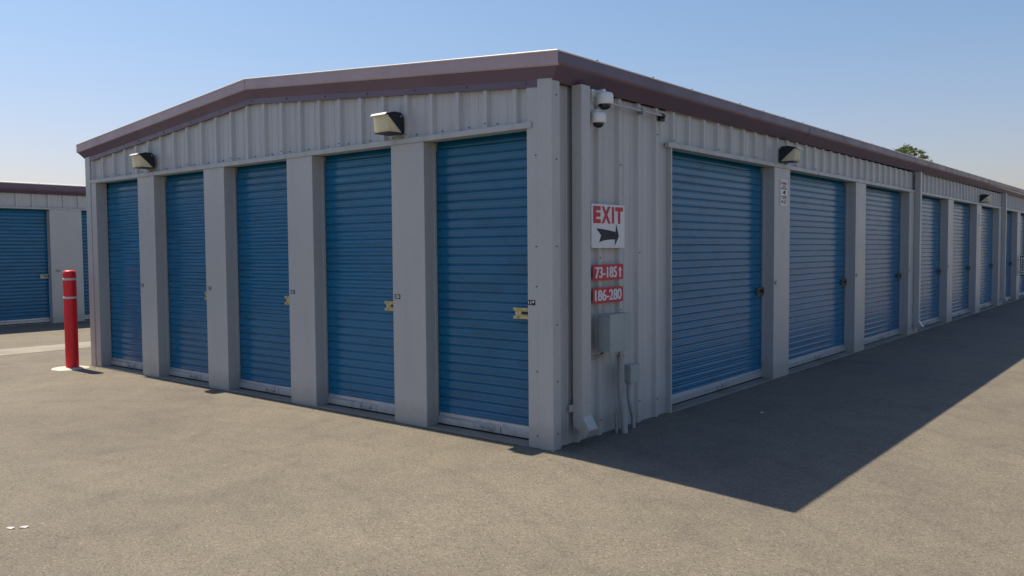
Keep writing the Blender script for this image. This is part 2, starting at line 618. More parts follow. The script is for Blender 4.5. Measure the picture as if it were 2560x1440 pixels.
def sill(fr, u0, u1, parent):
    mb = MB()
    mb.box((u0, -0.30, -0.08), (u1, 0.012, 0.011), 0, fr)
    return mb.build("door_sill", 'concrete', parent, 0.006)


def header(fr, u0, u1, parent):
    """channel over the doors: front flange and a deep underside"""
    mb = MB()
    mb.box((u0, -0.030, H), (u1, 0.012, H + 0.046), 0, fr)
    mb.box((u0 + 0.003, -0.125, H + 0.001), (u1 - 0.003, -0.0305, H + 0.012), 0, fr)
    return mb.build("header_trim", 'trim', parent, 0.0015)


def wall_lamp(loc, rz, label):
    t = thing("wall_lamp", label, "wall lamp", loc, rz, "wall lamps under the eaves")
    # local: -Y outward, x = 0 .. centre, z = 0 bottom
    w, d, h = 0.095, 0.20, 0.185
    mb = MB()
    out = [(0.0, 0.0), (0.0, h - 0.03), (-0.03, h), (-0.135, h), (-d, h - 0.016), (-d + 0.012, h - 0.030), (-0.012, 0.0)]
    for s in (-1, 1):
        mb.prism(out, lambda y, z: (s * (w - 0.006), y, z), lambda y, z: (s * w, y, z), 0)
    mb.box((-w + 0.006, -0.012, 0.0), (w - 0.006, 0.0, h - 0.03), 0)
    mb.prism([(-0.0, h - 0.034), (-0.03, h - 0.004), (-0.135, h - 0.004), (-0.135, h - 0.009), (-0.028, h - 0.009), (-0.006, h - 0.038)],
             lambda y, z: (-w + 0.006, y, z), lambda y, z: (w - 0.006, y, z), 0)
    mb.tube([(w, -0.035, h - 0.035), (w + 0.006, -0.035, h - 0.035)], 0.010, 10, 1)
    mb.build("housing", ['bronze', 'galv'], t)
    hd = MB()
    hd.prism([(-0.125, h + 0.001), (-d - 0.004, h - 0.016), (-d - 0.026, h - 0.036), (-d - 0.026, h - 0.041), (-d - 0.002, h - 0.022), (-0.125, h - 0.004)],
             lambda y, z: (-w - 0.004, y, z), lambda y, z: (w + 0.004, y, z), 0)
    hd.build("hood", 'edge', t)
    le = MB()
    le.prism([(-0.016, 0.004), (-d + 0.014, h - 0.034), (-d + 0.002, h - 0.034), (-d + 0.012, 0.022), (-d + 0.030, 0.004)],
             lambda y, z: (-w + 0.007, y, z), lambda y, z: (w - 0.007, y, z), 0)
    le.build("lens", 'lens', t, 0.006)
    fr_ = MB()
    fr_.box((-w - 0.001, -d + 0.024, -0.006), (w + 0.001, -0.002, 0.003))
    fr_.build("frame", 'bronze', t)
    return t


def roof_set(b, zf_e, x_lo, x_hi, y_lo, y_hi, ridge_z, eave, oh):
    xr = (x_lo + x_hi) / 2
    mb = MB()
    for (xa, za, xb, zb) in ((x_lo - oh, eave, xr, ridge_z), (x_hi + oh, eave, xr, ridge_z)):
        a = [(xa, y_lo, za - 0.012), (xb, y_lo, zb - 0.012), (xb, y_hi, zb - 0.012), (xa, y_hi, za - 0.012)]
        lo = [(p[0], p[1], p[2] - 0.03) for p in a]
        mb.add(a + lo, [(0, 1, 2, 3), (7, 6, 5, 4), (0, 4, 5, 1), (1, 5, 6, 2), (2, 6, 7, 3), (3, 7, 4, 0)])
        s = 1 if xb > xa else -1
        n = int((y_hi - y_lo) / 0.6)
        for k in range(n):
            y = y_lo + 0.3 + k * 0.6
            o = [(xa + s * 0.04, y - 0.03, za - 0.008), (xa + s * 0.04, y + 0.03, za - 0.008), (xb, y + 0.03, zb - 0.012), (xb, y - 0.03, zb - 0.012)]
            hi = [(p[0], p[1], p[2] + 0.03) for p in o]
            mb.add(o + hi, [(4, 5, 6, 7), (0, 1, 5, 4), (1, 2, 6, 5), (3, 0, 4, 7), (2, 3, 7, 6)])
    return mb.build("roof", 'roof', b)


# ================================================================== MAIN BUILDING
B = thing("storage_building", "large storage building in the middle with rows of blue roll up doors on two sides", "storage building")
XL, YB = -8.123, 41.0
EZ, RZ = 3.105, 3.452                       # eave and ridge height at the fascia's top edge
XR = XL / 2
OVG, OVS = 0.07, 0.12


def rake(x):                                # fascia top along the gable
    t = abs(x - XR) / (abs(XR) + OVS)
    return RZ + (EZ - RZ) * t


# --- body behind the skins
mb = MB()
mb.box((XL + 0.05, 0.30, -0.05), (-0.30, YB, 2.70))
mb.box((XL + 0.05, 0.10, 2.62), (-0.10, YB, 2.86))
mb.build("inner_wall", 'wall', B)

# --- gable facade
pg = [(-6.650, -6.232), (-5.059, -4.630), (-3.441, -3.013), (-1.838, -1.412)]
for a, b_ in pg:
    pillar(FG, a, b_, B)
mb = MB()
mb.box((-7.985, -0.15, -0.06), (-7.841, 0.0, H), 0, FG)
mb.box((-8.000, -0.05, -0.06), (-7.9852, -0.012, H + 0.0), 0, FG)
mb.build("pillar", 'pillar', B, 0.003, "narrow end jamb beside the leftmost gable door")
mb = MB()
mb.box((-0.246, -0.15, -0.06), (-0.131, 0.0, 2.90), 0, FG)
mb.box((-0.244, -0.215, -0.06), (-0.133, -0.1505, H), 0, FG)
screws(mb, FG, [(-0.155, 0.0, z) for z in (0.10, 0.62, 1.30, 1.62, 2.34)])
mb.build("pillar", ['pillar', 'screw'], B, 0.003, "flat end jamb at the near corner beside door 119")
# corner trims
mb = MB()
mb.prism([(-0.130, -0.010), (0.012, -0.010), (0.012, 0.095), (-0.02, 0.095), (-0.02, 0.02), (-0.130, 0.02)],
         lambda x, y: (x, y, -0.09), lambda x, y: (x, y, 2.935), 0)
screws(mb, FS, [(0.045, 0.012, z) for z in (0.13, 0.55, 1.00, 1.62, 2.30, 2.80)])
mb.build("corner_trim", ['pillar', 'screw'], B, 0.004)
mb = MB()
mb.prism([(XL - 0.006, -0.010), (XL + 0.135, -0.010), (XL + 0.135, 0.02), (XL + 0.03, 0.02), (XL + 0.03, 0.12), (XL - 0.006, 0.12)],
         lambda x, y: (x, y, -0.06), lambda x, y: (x, y, 2.93), 0)
mb.build("corner_trim", 'pillar', B, 0.004)
# gable ribbed panel over the doors
mb = panel(FG, XL + 0.12, -0.131, H + 0.04, lambda x: rake(x) - 0.19, 0.316, -0.376, -0.040)
scr = []
for k in range(24):
    x = -0.376 - 0.316 * k
    scr.append((x + 0.11, -0.036, H + 0.075))
    if k % 3 == 1:
        scr.append((x, -0.008, H + 0.085))
screws(mb, FG, scr)
mb.build("gable_panel", ['wall', 'screw'], B)
header(FG, -8.02, -0.190, B)
ug = [(-7.841, -6.650), (-6.232, -5.059), (-4.630, -3.441), (-3.013, -1.838), (-1.412, -0.246)]
for a, b_ in ug:
    door(FG, a, b_, B, lab="narrow blue roll up door on the gable end")
    sill(FG, a + 0.001, b_ - 0.001, B)

# --- gable fascia (two rakes meeting at the ridge)
def fascia_profile(oh):
    return [(0.0, -0.004), (oh - 0.012, -0.004), (oh - 0.012, -0.104), (0.004, -0.205), (0.0, -0.205)]


mb = MB()
x_l, x_r = XL - OVS, OVS - 0.003
rk = MB()
for xa, xb in ((x_l, XR), (XR, x_r)):
    za, zb = rake(xa), rake(xb)
    pr = fascia_profile(OVG)
    if xa == XR:                    # mitre towards the corner posts
        mb.prism(pr, lambda n, z: (xa, -n, za + z), lambda n, z: (x_r * n / 0.058, -n, rake(x_r * n / 0.058) + z), 0)
    else:
        mb.prism(pr, lambda n, z: (XL - OVS * n / 0.058, -n, rake(XL - OVS * n / 0.058) + z), lambda n, z: (xb, -n, zb + z), 0)
    rk.prism([(OVG - 0.0115, 0.0), (OVG, 0.0), (OVG, -0.100), (OVG - 0.008, -0.110), (OVG - 0.0115, -0.110)],
             lambda n, z: (xa, -n, za + z), lambda n, z: (xb, -n, zb + z), 0)
    # frieze strip under the fascia, on the wall
    xa2, xb2 = max(xa, XL + 0.14), min(xb, -0.004)
    if xb2 > -0.1:
        xb2 = -0.131
    fz = lambda x, z: rake(x) + z
    mb.add([(xa2, -0.006, fz(xa2, -0.255)), (xb2, -0.006, fz(xb2, -0.255)), (xb2, -0.006, fz(xb2, -0.19)), (xa2, -0.006, fz(xa2, -0.19)),
            (xa2, 0.03, fz(xa2, -0.255)), (xb2, 0.03, fz(xb2, -0.255)), (xb2, 0.03, fz(xb2, -0.19)), (xa2, 0.03, fz(xa2, -0.19))],
           [(0, 1, 2, 3), (0, 4, 5, 1), (3, 2, 6, 7), (0, 3, 7, 4), (1, 5, 6, 2), (4, 7, 6, 5)])
sc = []
x = -0.25
while x > XL + 0.2:
    sc.append((x, 0.006, rake(x) - 0.222))
    x -= 0.632
screws(mb, FG, sc, 1, 0.009)
rk.box((XR - 0.003, -OVG - 0.0012, RZ - 0.104), (XR + 0.003, -OVG - 0.0002, RZ - 0.002), 1)
rk.build("rake_trim", ['rake', 'screw'], B)
mb.build("gable_fascia", ['fascia', 'screw'], B)
mb = MB()
for xa, xb in ((x_l, XR), (XR, x_r)):
    mb.tube([(xa, -OVG - 0.002, rake(xa) + 0.003), (xb, -OVG - 0.002, rake(xb) + 0.003)], 0.0065, 8)
mb.build("gable_drip_edge", 'edge', B)


# --- side eave fascia / gutter (rises a touch towards the far end, as in the photo)
def ez(y):
    return EZ - 0.002 + 0.0042 * y


def eave_strip(sgn, x0, name, y_a, y_b, parent, ez=ez, bead=True):
    pr = [(0.0, 0.0), (OVS, 0.0), (OVS, -0.078), (OVS - 0.004, -0.092), (OVS - 0.013, -0.104), (0.0, -0.205)]
    mb = MB()
    n = 10
    for k in range(n):
        ya, yb = y_a + (y_b - y_a) * k / n, y_a + (y_b - y_a) * (k + 1) / n
        mb.prism(pr, lambda a, z: (x0 + sgn * a, ya if k else y_a * a / OVS, ez(ya) + z), lambda a, z: (x0 + sgn * a, yb, ez(yb) + z), 0, caps=(k in (0, n - 1)), smooth=False)
    y = y_a + 0.55
    while y < y_b:
        zz = ez(y)
        mb.box((x0 + sgn * (OVS - 0.012) - 0.007, y - 0.009, zz), (x0 + sgn * (OVS - 0.012) + 0.007, y + 0.009, zz + 0.020), 1)
        y += random.choice((0.62, 0.75, 0.9, 1.1))
    # lap joints of the gutter lengths
    for yj in (5.3, 11.4, 17.5, 23.6):
        if y_a < yj < y_b:
            mb.prism([(a + (0.0025 if a > 0.02 else 0), z - (0.002 if z < -0.01 else 0)) for a, z in pr], lambda a, z: (x0 + sgn * a, yj, ez(yj) + z), lambda a, z: (x0 + sgn * a, yj + 0.05, ez(yj) + z), 0)
    o = mb.build(name, ['fascia', 'screw'], parent)
    mb = MB()
    mb.tube([(x0 + sgn * (OVS + 0.002), y_a, ez(y_a) + 0.003), (x0 + sgn * (OVS + 0.002), y_b, ez(y_b) + 0.003)], 0.0065, 8)
    mb.build("drip_edge", 'edge', parent)
    return o


eave_strip(1, 0.0, "eave_gutter", -OVG + 0.003, YB, B)
eave_strip(-1, XL, "eave_gutter", -OVG + 0.003, YB, B)
roof_set(B, None, XL, 0.0, -OVG + 0.02, YB, RZ, EZ, OVS - 0.02)

# --- long side
screw_rows = lambda us, zs: [(u, -0.012, z) for u in us for z in zs]
ph, pt = 0.700, 0.325
mb = panel(FS, 0.085, 1.896, -0.07, lambda u: 2.905, pt, ph)
screws(mb, FS, [(0.7 + pt * k, -0.012, z) for k, z in ((0, 2.62), (0, 1.52), (0, 0.13), (1, 2.33), (1, 1.06), (2, 1.56), (3, 2.66), (3, 0.17), (2, 0.20))])
mb.build("side_panel", ['wall', 'screw'], B)
mb = panel(FS, 1.896, 11.04, H + 0.04, lambda u: 2.925, pt, ph)
screws(mb, FS, [(0.7 + pt * k, -0.012, H + 0.075) for k in range(4, 31, 3)])
mb.build("side_panel", ['wall', 'screw'], B)
mb = panel(FS, 11.04, 20.05, H + 0.04, lambda u: 2.96, pt, ph)
mb.build("side_panel", ['wall', 'screw'], B)
mb = panel(FS, 20.05, YB, H + 0.04, lambda u: 3.0, pt, ph)
mb.build("side_panel", ['wall', 'screw'], B)
# far and back skins
mb = MB()
mb.box((XL + 0.01, 0.12, -0.05), (XL + 0.045, YB, 2.91))
mb.box((XL + 0.05, YB, -0.05), (-0.05, YB + 0.03, 2.91))
mb.build("back_wall", 'wall', B)
header(FS, 1.85, 10.98, B)
header(FS, 11.10, 19.99, B)
header(FS, 20.10, YB, B)
sp = [(4.472, 4.970), (7.603, 8.095), (13.725, 14.209), (16.699, 17.235), (22.630, 23.150), (25.63, 26.15), (31.6, 32.1), (34.6, 35.1)]
for i, (a, b_) in enumerate(sp):
    pillar(FS, a, b_, B)
pillar(FS, 10.656, 11.36, B)
pillar(FS, 19.623, 20.30, B)
pillar(FS, 28.65, 29.15, B)
pillar(FS, 38.0, 41.0, B)
mb = MB()
mb.box((1.896, -0.15, -0.07), (1.916, 0.012, H), 0, FS)
mb.build("door_jamb", 'trim', B)
us = [(1.916, 4.472), (4.970, 7.603), (8.095, 10.656), (11.36, 13.725), (14.209, 16.699), (17.235, 19.623), (20.30, 22.63), (23.15, 25.63), (26.15, 28.65), (29.15, 31.6), (32.1, 34.6), (35.1, 38.0)]
for a, b_ in us:
    door(FS, a, b_, B, lab="wide blue roll up door on the long side", latch_mat='lock')
    sill(FS, a + 0.001, b_ - 0.001, B)


# --- downspouts
def downspout(u0, u1, parent, zt):
    w = (u0 + u1) / 2
    mb = MB()
    mb.box((u0, 0.004, 0.24), (u1, 0.100, zt), 0, FS)
    mb.prism([(0.004, 0.24), (0.100, 0.24), (0.165, 0.135), (0.128, 0.072), (0.004, 0.155)],
             lambda n, z: FS(u0 + 0.0005, n, z), lambda n, z: FS(u1 - 0.0005, n, z), 0)
    # strap
    mb.box((u0 - 0.03, -0.02, 0.27), (u1 + 0.03, 0.0035, 0.33), 0, FS)
    mb.box((u0 - 0.002, 0.0, 0.275), (u1 + 0.002, 0.1025, 0.325), 0, FS)
    mb.build("downspout", 'pillar', parent, 0.003)


downspout(0.268, 0.392, B, 2.905)
downspout(10.985, 11.095, B, 2.93)
downspout(19.995, 20.095, B, 2.97)
downspout(29.0, 29.1, B, 2.99)

# ================================================================== SECOND BUILDING (left, facing the same way)
FL = frame((0, 0, 0), (0, 1), (1, 0))


def row_building(label, loc, rz, y_lo, y_hi):
    B2 = thing("storage_building", label, "storage building", loc, rz)
    E2 = 3.125
    mb = MB()
    mb.box((-9, y_lo + 0.05, -0.05), (-0.30, y_hi - 0.05, 2.70))
    mb.box((-9, y_lo + 0.05, 2.62), (-0.10, y_hi - 0.05, 2.86))
    mb.build("inner_wall", 'wall', B2)
    mb = panel(FL, y_lo, y_hi, H + 0.055, lambda u: 2.93, 0.33, 1.96)
    mb.build("side_panel", 'wall', B2)
    hz = H + 0.02
    mb = MB()
    mb.box((y_lo, -0.030, hz), (y_hi, 0.012, hz + 0.040), 0, FL)
    mb.box((y_lo, -0.125, hz + 0.001), (y_hi, -0.0305, hz + 0.012), 0, FL)
    mb.build("header_trim", 'trim', B2, 0.0015)
    e = 2.62
    pil, drs = [], []
    k = -4
    while True:
        a = 2.62 + k * 3.09
        if a > y_hi:
            break
        pil.append((a, min(a + 0.70, y_hi)))
        drs.append((a - 2.39, a))
        k += 1
    for a, b_ in pil:
        pillar(FL, a, b_, B2, hz)
    for a, b_ in drs:
        door(FL, a, b_, B2, lab=None, latch_mat='galv', top=hz)
        sill(FL, a + 0.001, b_ - 0.001, B2)
    mb = MB()
    pr = [(0.0, 0.0), (OVS, 0.0), (OVS, -0.10), (OVS - 0.02, -0.14), (0.03, -0.196), (0.0, -0.21)]
    mb.prism(pr, lambda a, z: (a, y_lo, E2 + z), lambda a, z: (a, y_hi, E2 + z), 0)
    mb.build("eave_gutter", 'fascia', B2)
    mb = MB()
    mb.tube([(OVS + 0.004, y_lo, E2 + 0.006), (OVS + 0.004, y_hi, E2 + 0.006)], 0.010, 10)
    y = y_lo
    while y < y_hi:                               # roof sheet ends, shape added to catch the sun as a dashed bright line
        y1 = min(y + 1.9, y_hi)
        mb.prism([(OVS - 0.004, E2 + 0.004), (OVS - 0.062, E2 + 0.046), (OVS - 0.070, E2 + 0.040), (OVS - 0.020, E2 - 0.006)],
                 lambda a, z: (a, y, z), lambda a, z: (a, y1 - 0.03, z))
        y = y1
    mb.build("drip_edge", 'edge', B2)
    mb = MB()
    mb.add([(OVS - 0.01, y_lo, E2 - 0.012), (OVS - 0.01, y_hi, E2 - 0.012), (-4.5, y_hi, E2 + 0.36), (-4.5, y_lo, E2 + 0.36), (-9.1, y_hi, E2 - 0.012), (-9.1, y_lo, E2 - 0.012)],
           [(0, 1, 2, 3), (3, 2, 4, 5)])
    mb.build("roof", 'roof', B2)
    mb = MB()
    for yy in (y_lo, y_hi):
        mb.add([(-9.0, yy, -0.05), (0, yy, -0.05), (0, yy, E2 - 0.02), (-4.5, yy, E2 + 0.34), (-9.0, yy, E2 - 0.02)], [(0, 1, 2, 3, 4)])
    mb.build("end_wall", 'wall', B2)


row_building("separate storage building at the left edge, behind the red bollard", (-16.10, 0, 0), 0, -9.0, 24.0)


# ================================================================== THINGS ON THE WALLS
wall_lamp((-1.765, 0.006, 2.655), 0, "boxy wall lamp above the pillar between doors 120 and 119, nearest on the gable")
wall_lamp((-6.300, 0.006, 2.655), 0, "boxy wall lamp at the far left end of the gable, above the leftmost pillar")
wall_lamp((-0.006, 4.715, 2.630), pi / 2, "wall lamp with black side above the surveillance notice on the long side")
wall_lamp((-0.006, 17.09, 2.625), pi / 2, "small distant wall lamp with black side near the far end of the long side")


# --- number plates
def number_plate(fr, u, z, s, label, w=0.074, h=0.040, plate=True, n=0.0):
    t = thing("number_plate", label, "number plate", fr(u, n, z - h / 2), 0, "unit number plates beside the doors")
    l = fr(u, n, z - h / 2)
    g = lambda a, b_, c: tuple(p - q for p, q in zip(fr(a, b_, c), l))
    if plate:
        mb = MB()
        mb.box((u - w / 2, n + 0.0005, z - h / 2), (u + w / 2, n + 0.003, z + h / 2), 0, g)
        mb.build("plate", 'signk', t)
    mb = MB()
    put_text(mb, s, g, u - w * 0.42, u + w * 0.42, z - h * 0.36, z + h * 0.36, n + 0.0042, 0, 0.02, 1.0, 0.0012)
    mb.build("digits", 'pink' if plate else 'signk', t)
    return t


for u, s, w_ in ((-0.207, "119", "black plate reading 119 on the near corner jamb, right of its brass latch"),
                 (-1.778, "120", "black plate reading 120 on the pillar under the nearest gable lamp"),
                 (-3.376, "121", "black plate reading 121 on the middle gable pillar"),
                 (-4.990, "122", "black plate reading 122 on the second pillar from the left end"),
                 (-6.600, "123", "black plate reading 123 on the leftmost gable pillar, under the far lamp")):
    number_plate(FG, u, 1.171, s, w_)
number_plate(FS, 4.530, 1.170, "118", "dark number plate below the surveillance notice on the first long side pillar")
number_plate(FS, 7.665, 1.170, "117", "dark number plate on the second pillar of the long side")
number_plate(FS, 10.72, 1.170, "116", "dark number plate on the third long side pillar, left of the far downspout")
number_plate(FS, 13.79, 1.170, "115", "small dark number plate on the long side pillar just past the second downspout")
number_plate(FL, 2.765, 1.19, "131", "black digits on the grey pillar of the left building, above the bollard", 0.11, 0.05, False).location.x += -16.10

# --- signs on the side wall
def sign_panel(fr, u0, u1, z0, z1, n, r, mat, parent, tilt=0.0, base=(0, 0, 0), name="panel"):
    uc, zc = (u0 + u1) / 2, (z0 + z1) / 2
    g = lambda a, b_, c: tuple(p - q for p, q in zip(fr(a, b_, c), base))
    pts = [(uc + a * cos(tilt) - c * sin(tilt), zc + a * sin(tilt) + c * cos(tilt)) for a, c in rounded(u1 - u0, z1 - z0, r)]
    mb = MB()
    mb.prism(pts, lambda a, c: g(a, n, c), lambda a, c: g(a, n + 0.004, c), 0)
    return mb.build(name, mat, parent)


FX = lambda a, b_, c: FS(0.526 + (a - 0.478) * 1.0156, b_, c + 0.004)
base = (0.012, 0.787, 1.604)
S1 = thing("exit_sign", "white EXIT sign with red letters and a black arrow pointing right", "sign", base)
gl = lambda a, b_, c: tuple(p - q for p, q in zip(FX(a, b_, c), base))
sign_panel(FX, 0.478, 0.992, 1.600, 1.970, 0.012, 0.018, 'signw', S1, 0, base)
mb = MB()
for i, (ch, a, b_) in enumerate((("E", 0.505, 0.617), ("X", 0.627, 0.768), ("I", 0.788, 0.823), ("T", 0.840, 0.965))):
    put_text(mb, ch, gl, a, b_, 1.808, 1.952, 0.0175, 0, 0.055)
mb.build("lettering", 'signr', S1)
mb = MB()
ar = [(0.548, 1.765), (0.600, 1.763), (0.680, 1.757), (0.760, 1.748), (0.842, 1.738), (0.856, 1.805), (0.898, 1.700), (0.832, 1.618), (0.836, 1.673), (0.770, 1.672), (0.700, 1.668), (0.640, 1.660), (0.592, 1.648), (0.622, 1.707)]
mb.add([gl(a, 0.0175, c) for a, c in ar], [(0, 1, 2, 13), (13, 2, 3, 10, 11, 12), (3, 4, 8, 9, 10), (4, 5, 6, 7, 8)], 0)
mb.build("arrow", 'signk', S1)

FX = lambda a, b_, c: FS(0.546 + (a - 0.490) * 0.984, b_, 1.331 + (c - 1.316) * 0.86)
base = (0.012, 0.785, 1.331)
S2 = thing("direction_sign", "red sign reading 73-185 with an up arrow, between the EXIT sign and the 186-280 sign", "sign", base, 0, "red unit range signs on the side wall")
gl = lambda a, b_, c: tuple(p - q for p, q in zip(FX(a, b_, c), base))
TL = 0.0
sign_panel(FX, 0.490, 0.976, 1.316, 1.470, 0.012, 0.008, 'signr', S2, TL, base)
mb = MB()
rt = lambda fr_, uc, zc: (lambda a, b_, c: fr_(uc + (a - uc) * cos(TL) - (c - zc) * sin(TL), b_, zc + (a - uc) * sin(TL) + (c - zc) * cos(TL)))
g2 = rt(gl, 0.733, 1.393)
put_text(mb, "73-185", g2, 0.520, 0.868, 1.338, 1.448, 0.0175, 0, 0.012, 1.0, 0.0055)
mb.build("lettering", 'pink', S2)
mb = MB()
mb.add([g2(a, 0.0175, c) for a, c in ((0.908, 1.338), (0.935, 1.338), (0.935, 1.405), (0.952, 1.405), (0.9215, 1.450), (0.891, 1.405), (0.908, 1.405))], [(0, 1, 2, 6), (5, 6, 2, 3, 4)])
mb.build("arrow", 'pink', S2)

FX = lambda a, b_, c: FS(0.546 + (a - 0.490) * 0.984, b_, 1.136 + (c - 1.124) * 0.83)
base = (0.012, 0.785, 1.136)
S3 = thing("direction_sign", "red sign reading 186-280, right above the grey electrical box", "sign", base, 0, "red unit range signs on the side wall")
gl = lambda a, b_, c: tuple(p - q for p, q in zip(FX(a, b_, c), base))
sign_panel(FX, 0.490, 0.972, 1.124, 1.284, 0.012, 0.008, 'signr', S3, TL, base)
mb = MB()
g2 = rt(gl, 0.731, 1.204)
put_text(mb, "186-280", g2, 0.515, 0.945, 1.148, 1.262, 0.0175, 0, 0.012, 1.0, 0.0055)
mb.build("lettering", 'pink', S3)


def notice(u0, u1, z0, z1, label, detail=True):
    base = (0.0, (u0 + u1) / 2, z0)
    t = thing("notice_sign", label, "sign", base, 0, "surveillance notices on the pillars")
    gl = lambda a, b_, c: tuple(p - q for p, q in zip(FS(a, b_, c), base))
    sign_panel(FS, u0, u1, z0, z1, 0.002, 0.014, 'signw', t, 0, base)
    w, h = u1 - u0, z1 - z0
    P = lambda a: u0 + w * a
    Q = lambda a: z0 + h * a
    mb = MB()
    mb.add([gl(P(a), 0.0075, Q(c)) for a, c in ((0.08, .915), (0.92, .915), (0.92, .925), (0.08, .925))], [(0, 1, 2, 3)])
    mb.add([gl(P(a), 0.0075, Q(c)) for a, c in ((0.08, .79), (0.92, .79), (0.92, .80), (0.08, .80))], [(0, 1, 2, 3)])
    put_text(mb, "WARNING", gl, P(0.09), P(0.91), Q(0.815), Q(0.90), 0.0075, 0, 0.03)
    mb.build("heading", 'signr', t)
    mb = MB()
    put_text(mb, "VIDEO", gl, P(0.25), P(0.75), Q(0.715), Q(0.765), 0.0075, 0, 0.02)
    put_text(mb, "SURVEILLANCE", gl, P(0.08), P(0.92), Q(0.63), Q(0.69), 0.0075, 0, 0.02)
    put_text(mb, "ON PREMISES", gl, P(0.08), P(0.92), Q(0.32), Q(0.375), 0.0075, 0, 0.02)
    put_text(mb, "24 HOURS", gl, P(0.18), P(0.82), Q(0.255), Q(0.30), 0.0075, 0, 0.02)
    for i, c in enumerate((0.20, 0.16, 0.12, 0.085)):
        mb.add([gl(P(a), 0.0075, Q(z)) for a, z in ((0.42, c), (0.9 - 0.04 * (i % 2), c), (0.9 - 0.04 * (i % 2), c + .014), (0.42, c + .014))], [(0, 1, 2, 3)])
    mb.add([gl(P(a), 0.0075, Q(z)) for a, z in ((0.10, .13), (0.36, .10), (0.34, .18), (0.22, .215))], [(0, 1, 2, 3)])
    # camera pictogram: body on a bracket
    mb.add([gl(P(a), 0.0075, Q(z)) for a, z in ((0.32, 0.50), (0.60, 0.60), (0.72, 0.56), (0.70, 0.49), (0.60, 0.455), (0.40, 0.47))], [(0, 1, 2, 3, 4, 5)])
    mb.add([gl(P(a), 0.0075, Q(z)) for a, z in ((0.60, 0.455), (0.66, 0.46), (0.74, 0.41), (0.68, 0.405))], [(0, 1, 2, 3)])
    mb.build("lettering", 'signk', t)
    return t


notice(4.642, 4.868, 2.105, 2.422, "white surveillance notice with red heading on the first pillar of the long side")
notice(16.86, 17.09, 2.02, 2.36, "pale notice on the distant pillar below the far wall lamp")

# hanging panels far along the wall, at the right edge of the photo
base = (0.0, 23.0, 0.70)
S5 = thing("yard_sign", "small white sign with dark bordered panel sticking out near the right edge", "sign", base)
mb = MB()
mb.box((0.03, 0.0, 0.0), (0.16, 0.012, 0.60))
mb.box((0.175, 0.004, 0.02), (0.50, 0.016, 0.62))
mb.box((0.0, 0.014, 0.10), (0.48, 0.026, 0.13))
mb.box((0.0, 0.014, 0.45), (0.48, 0.026, 0.48))
mb.build("panel", 'signw', S5)
mb = MB()
for a in ((0.035, 0.0, 0.05, 0.60), (0.14, 0.0, 0.155, 0.60), (0.05, 0.0, 0.14, 0.03), (0.05, 0.545, 0.14, 0.575)):
    mb.add([(a[0], -0.002, a[1]), (a[2], -0.002, a[1]), (a[2], -0.002, a[3]), (a[0], -0.002, a[3])], [(0, 1, 2, 3)])
mb.add([(0.06, -0.002, 0.10), (0.095, -0.002, 0.05), (0.13, -0.002, 0.10)], [(0, 1, 2)])
for k in range(5):
    z = 0.16 + 0.07 * k
    mb.add([(0.075, -0.002, z), (0.118, -0.002, z), (0.118, -0.002, z + 0.045), (0.075, -0.002, z + 0.045)], [(0, 1, 2, 3)])
mb.build("border", 'signk', S5)
mb = MB()
for k, z in enumerate((0.09, 0.17, 0.25)):
    mb.add([(0.20, 0.002, z), (0.46, 0.002, z), (0.46, 0.002, z + 0.045), (0.20, 0.002, z + 0.045)], [(0, 1, 2, 3)])
mb.build("lettering", 'signr', S5)


# --- dome cameras
def dome_camera(loc, r, label, arm):
    t = thing("dome_camera", label, "security camera", loc, 0, "dome cameras at the corner")
    mb = MB()
    h = r * 1.22
    mb.lathe([(r * 0.55, h * 1.12), (r * 0.85, h * 1.04), (r * 0.98, h * 0.86), (r, h * 0.30), (r * 0.97, 0.03 * h), (r * 0.90, 0.0), (r * 0.7, 0.0)], (0, 0, 0), 28)
    mb.build("housing", 'white', t)
    mb = MB()
    mb.lathe([(r * 0.74 * cos(a), -r * 0.60 * sin(a) - 0.001) for a in [pi / 2 * k / 8 for k in range(8)]] + [(0.002, -r * 0.62)], (0, 0, 0), 24)
    mb.build("dome", 'dome', t)
    mb = MB()
    for seg in arm:
        if len(seg) == 2:
            mb.box(*seg)
        else:
            mb.tube(seg[:-1], seg[-1], 12)
    mb.build("bracket", 'white', t, 0.003)
    return t


dome_camera((0.135, 0.550, 2.775), 0.072, "white dome camera under the eave at the corner, the upper of two",
            [((-0.13, -0.06, 0.02), (-0.085, 0.03, 0.13)), [(-0.12, -0.02, 0.085), (-0.04, -0.005, 0.098), (0.0, 0.0, 0.10), 0.028],
             ((-0.12, -0.062, -0.115), (-0.10, -0.015, 0.03))])
dome_camera((0.105, 0.500, 2.622), 0.064, "white dome camera directly below the other, the lower of two",
            [((-0.11, -0.04, -0.01), (-0.07, 0.05, 0.12)), [(-0.10, 0.0, 0.075), (-0.03, 0.0, 0.088), (0.0, 0.0, 0.09), 0.026]])
t = thing("conduit_pipe", "thin horizontal metal conduit running along the wall from the upper dome camera", "conduit", (0.03, 0.62, 2.82))
mb = MB()
mb.tube([(0.07, 0.0, -0.005), (0.035, 0.10, 0.0), (0.010, 0.20, 0.005), (0.008, 1.06, 0.012)], 0.012, 10)
mb.tube([(0.045, 0.06, -0.002), (0.030, 0.12, 0.002)], 0.019, 10)
mb.build("pipe", 'trim', t)
mb = MB()
mb.box((-0.03, 0.675, -0.02), (0.028, 0.705, 0.03))
mb.build("clip", 'galv', t)
mb = MB()
mb.tube([(0.008, 1.04, 0.012), (0.006, 1.09, 0.008), (-0.02, 1.10, 0.0)], 0.020, 10)
mb.box((-0.035, 1.05, -0.035), (-0.005, 1.13, 0.035))
mb.build("fitting", 'black', t)

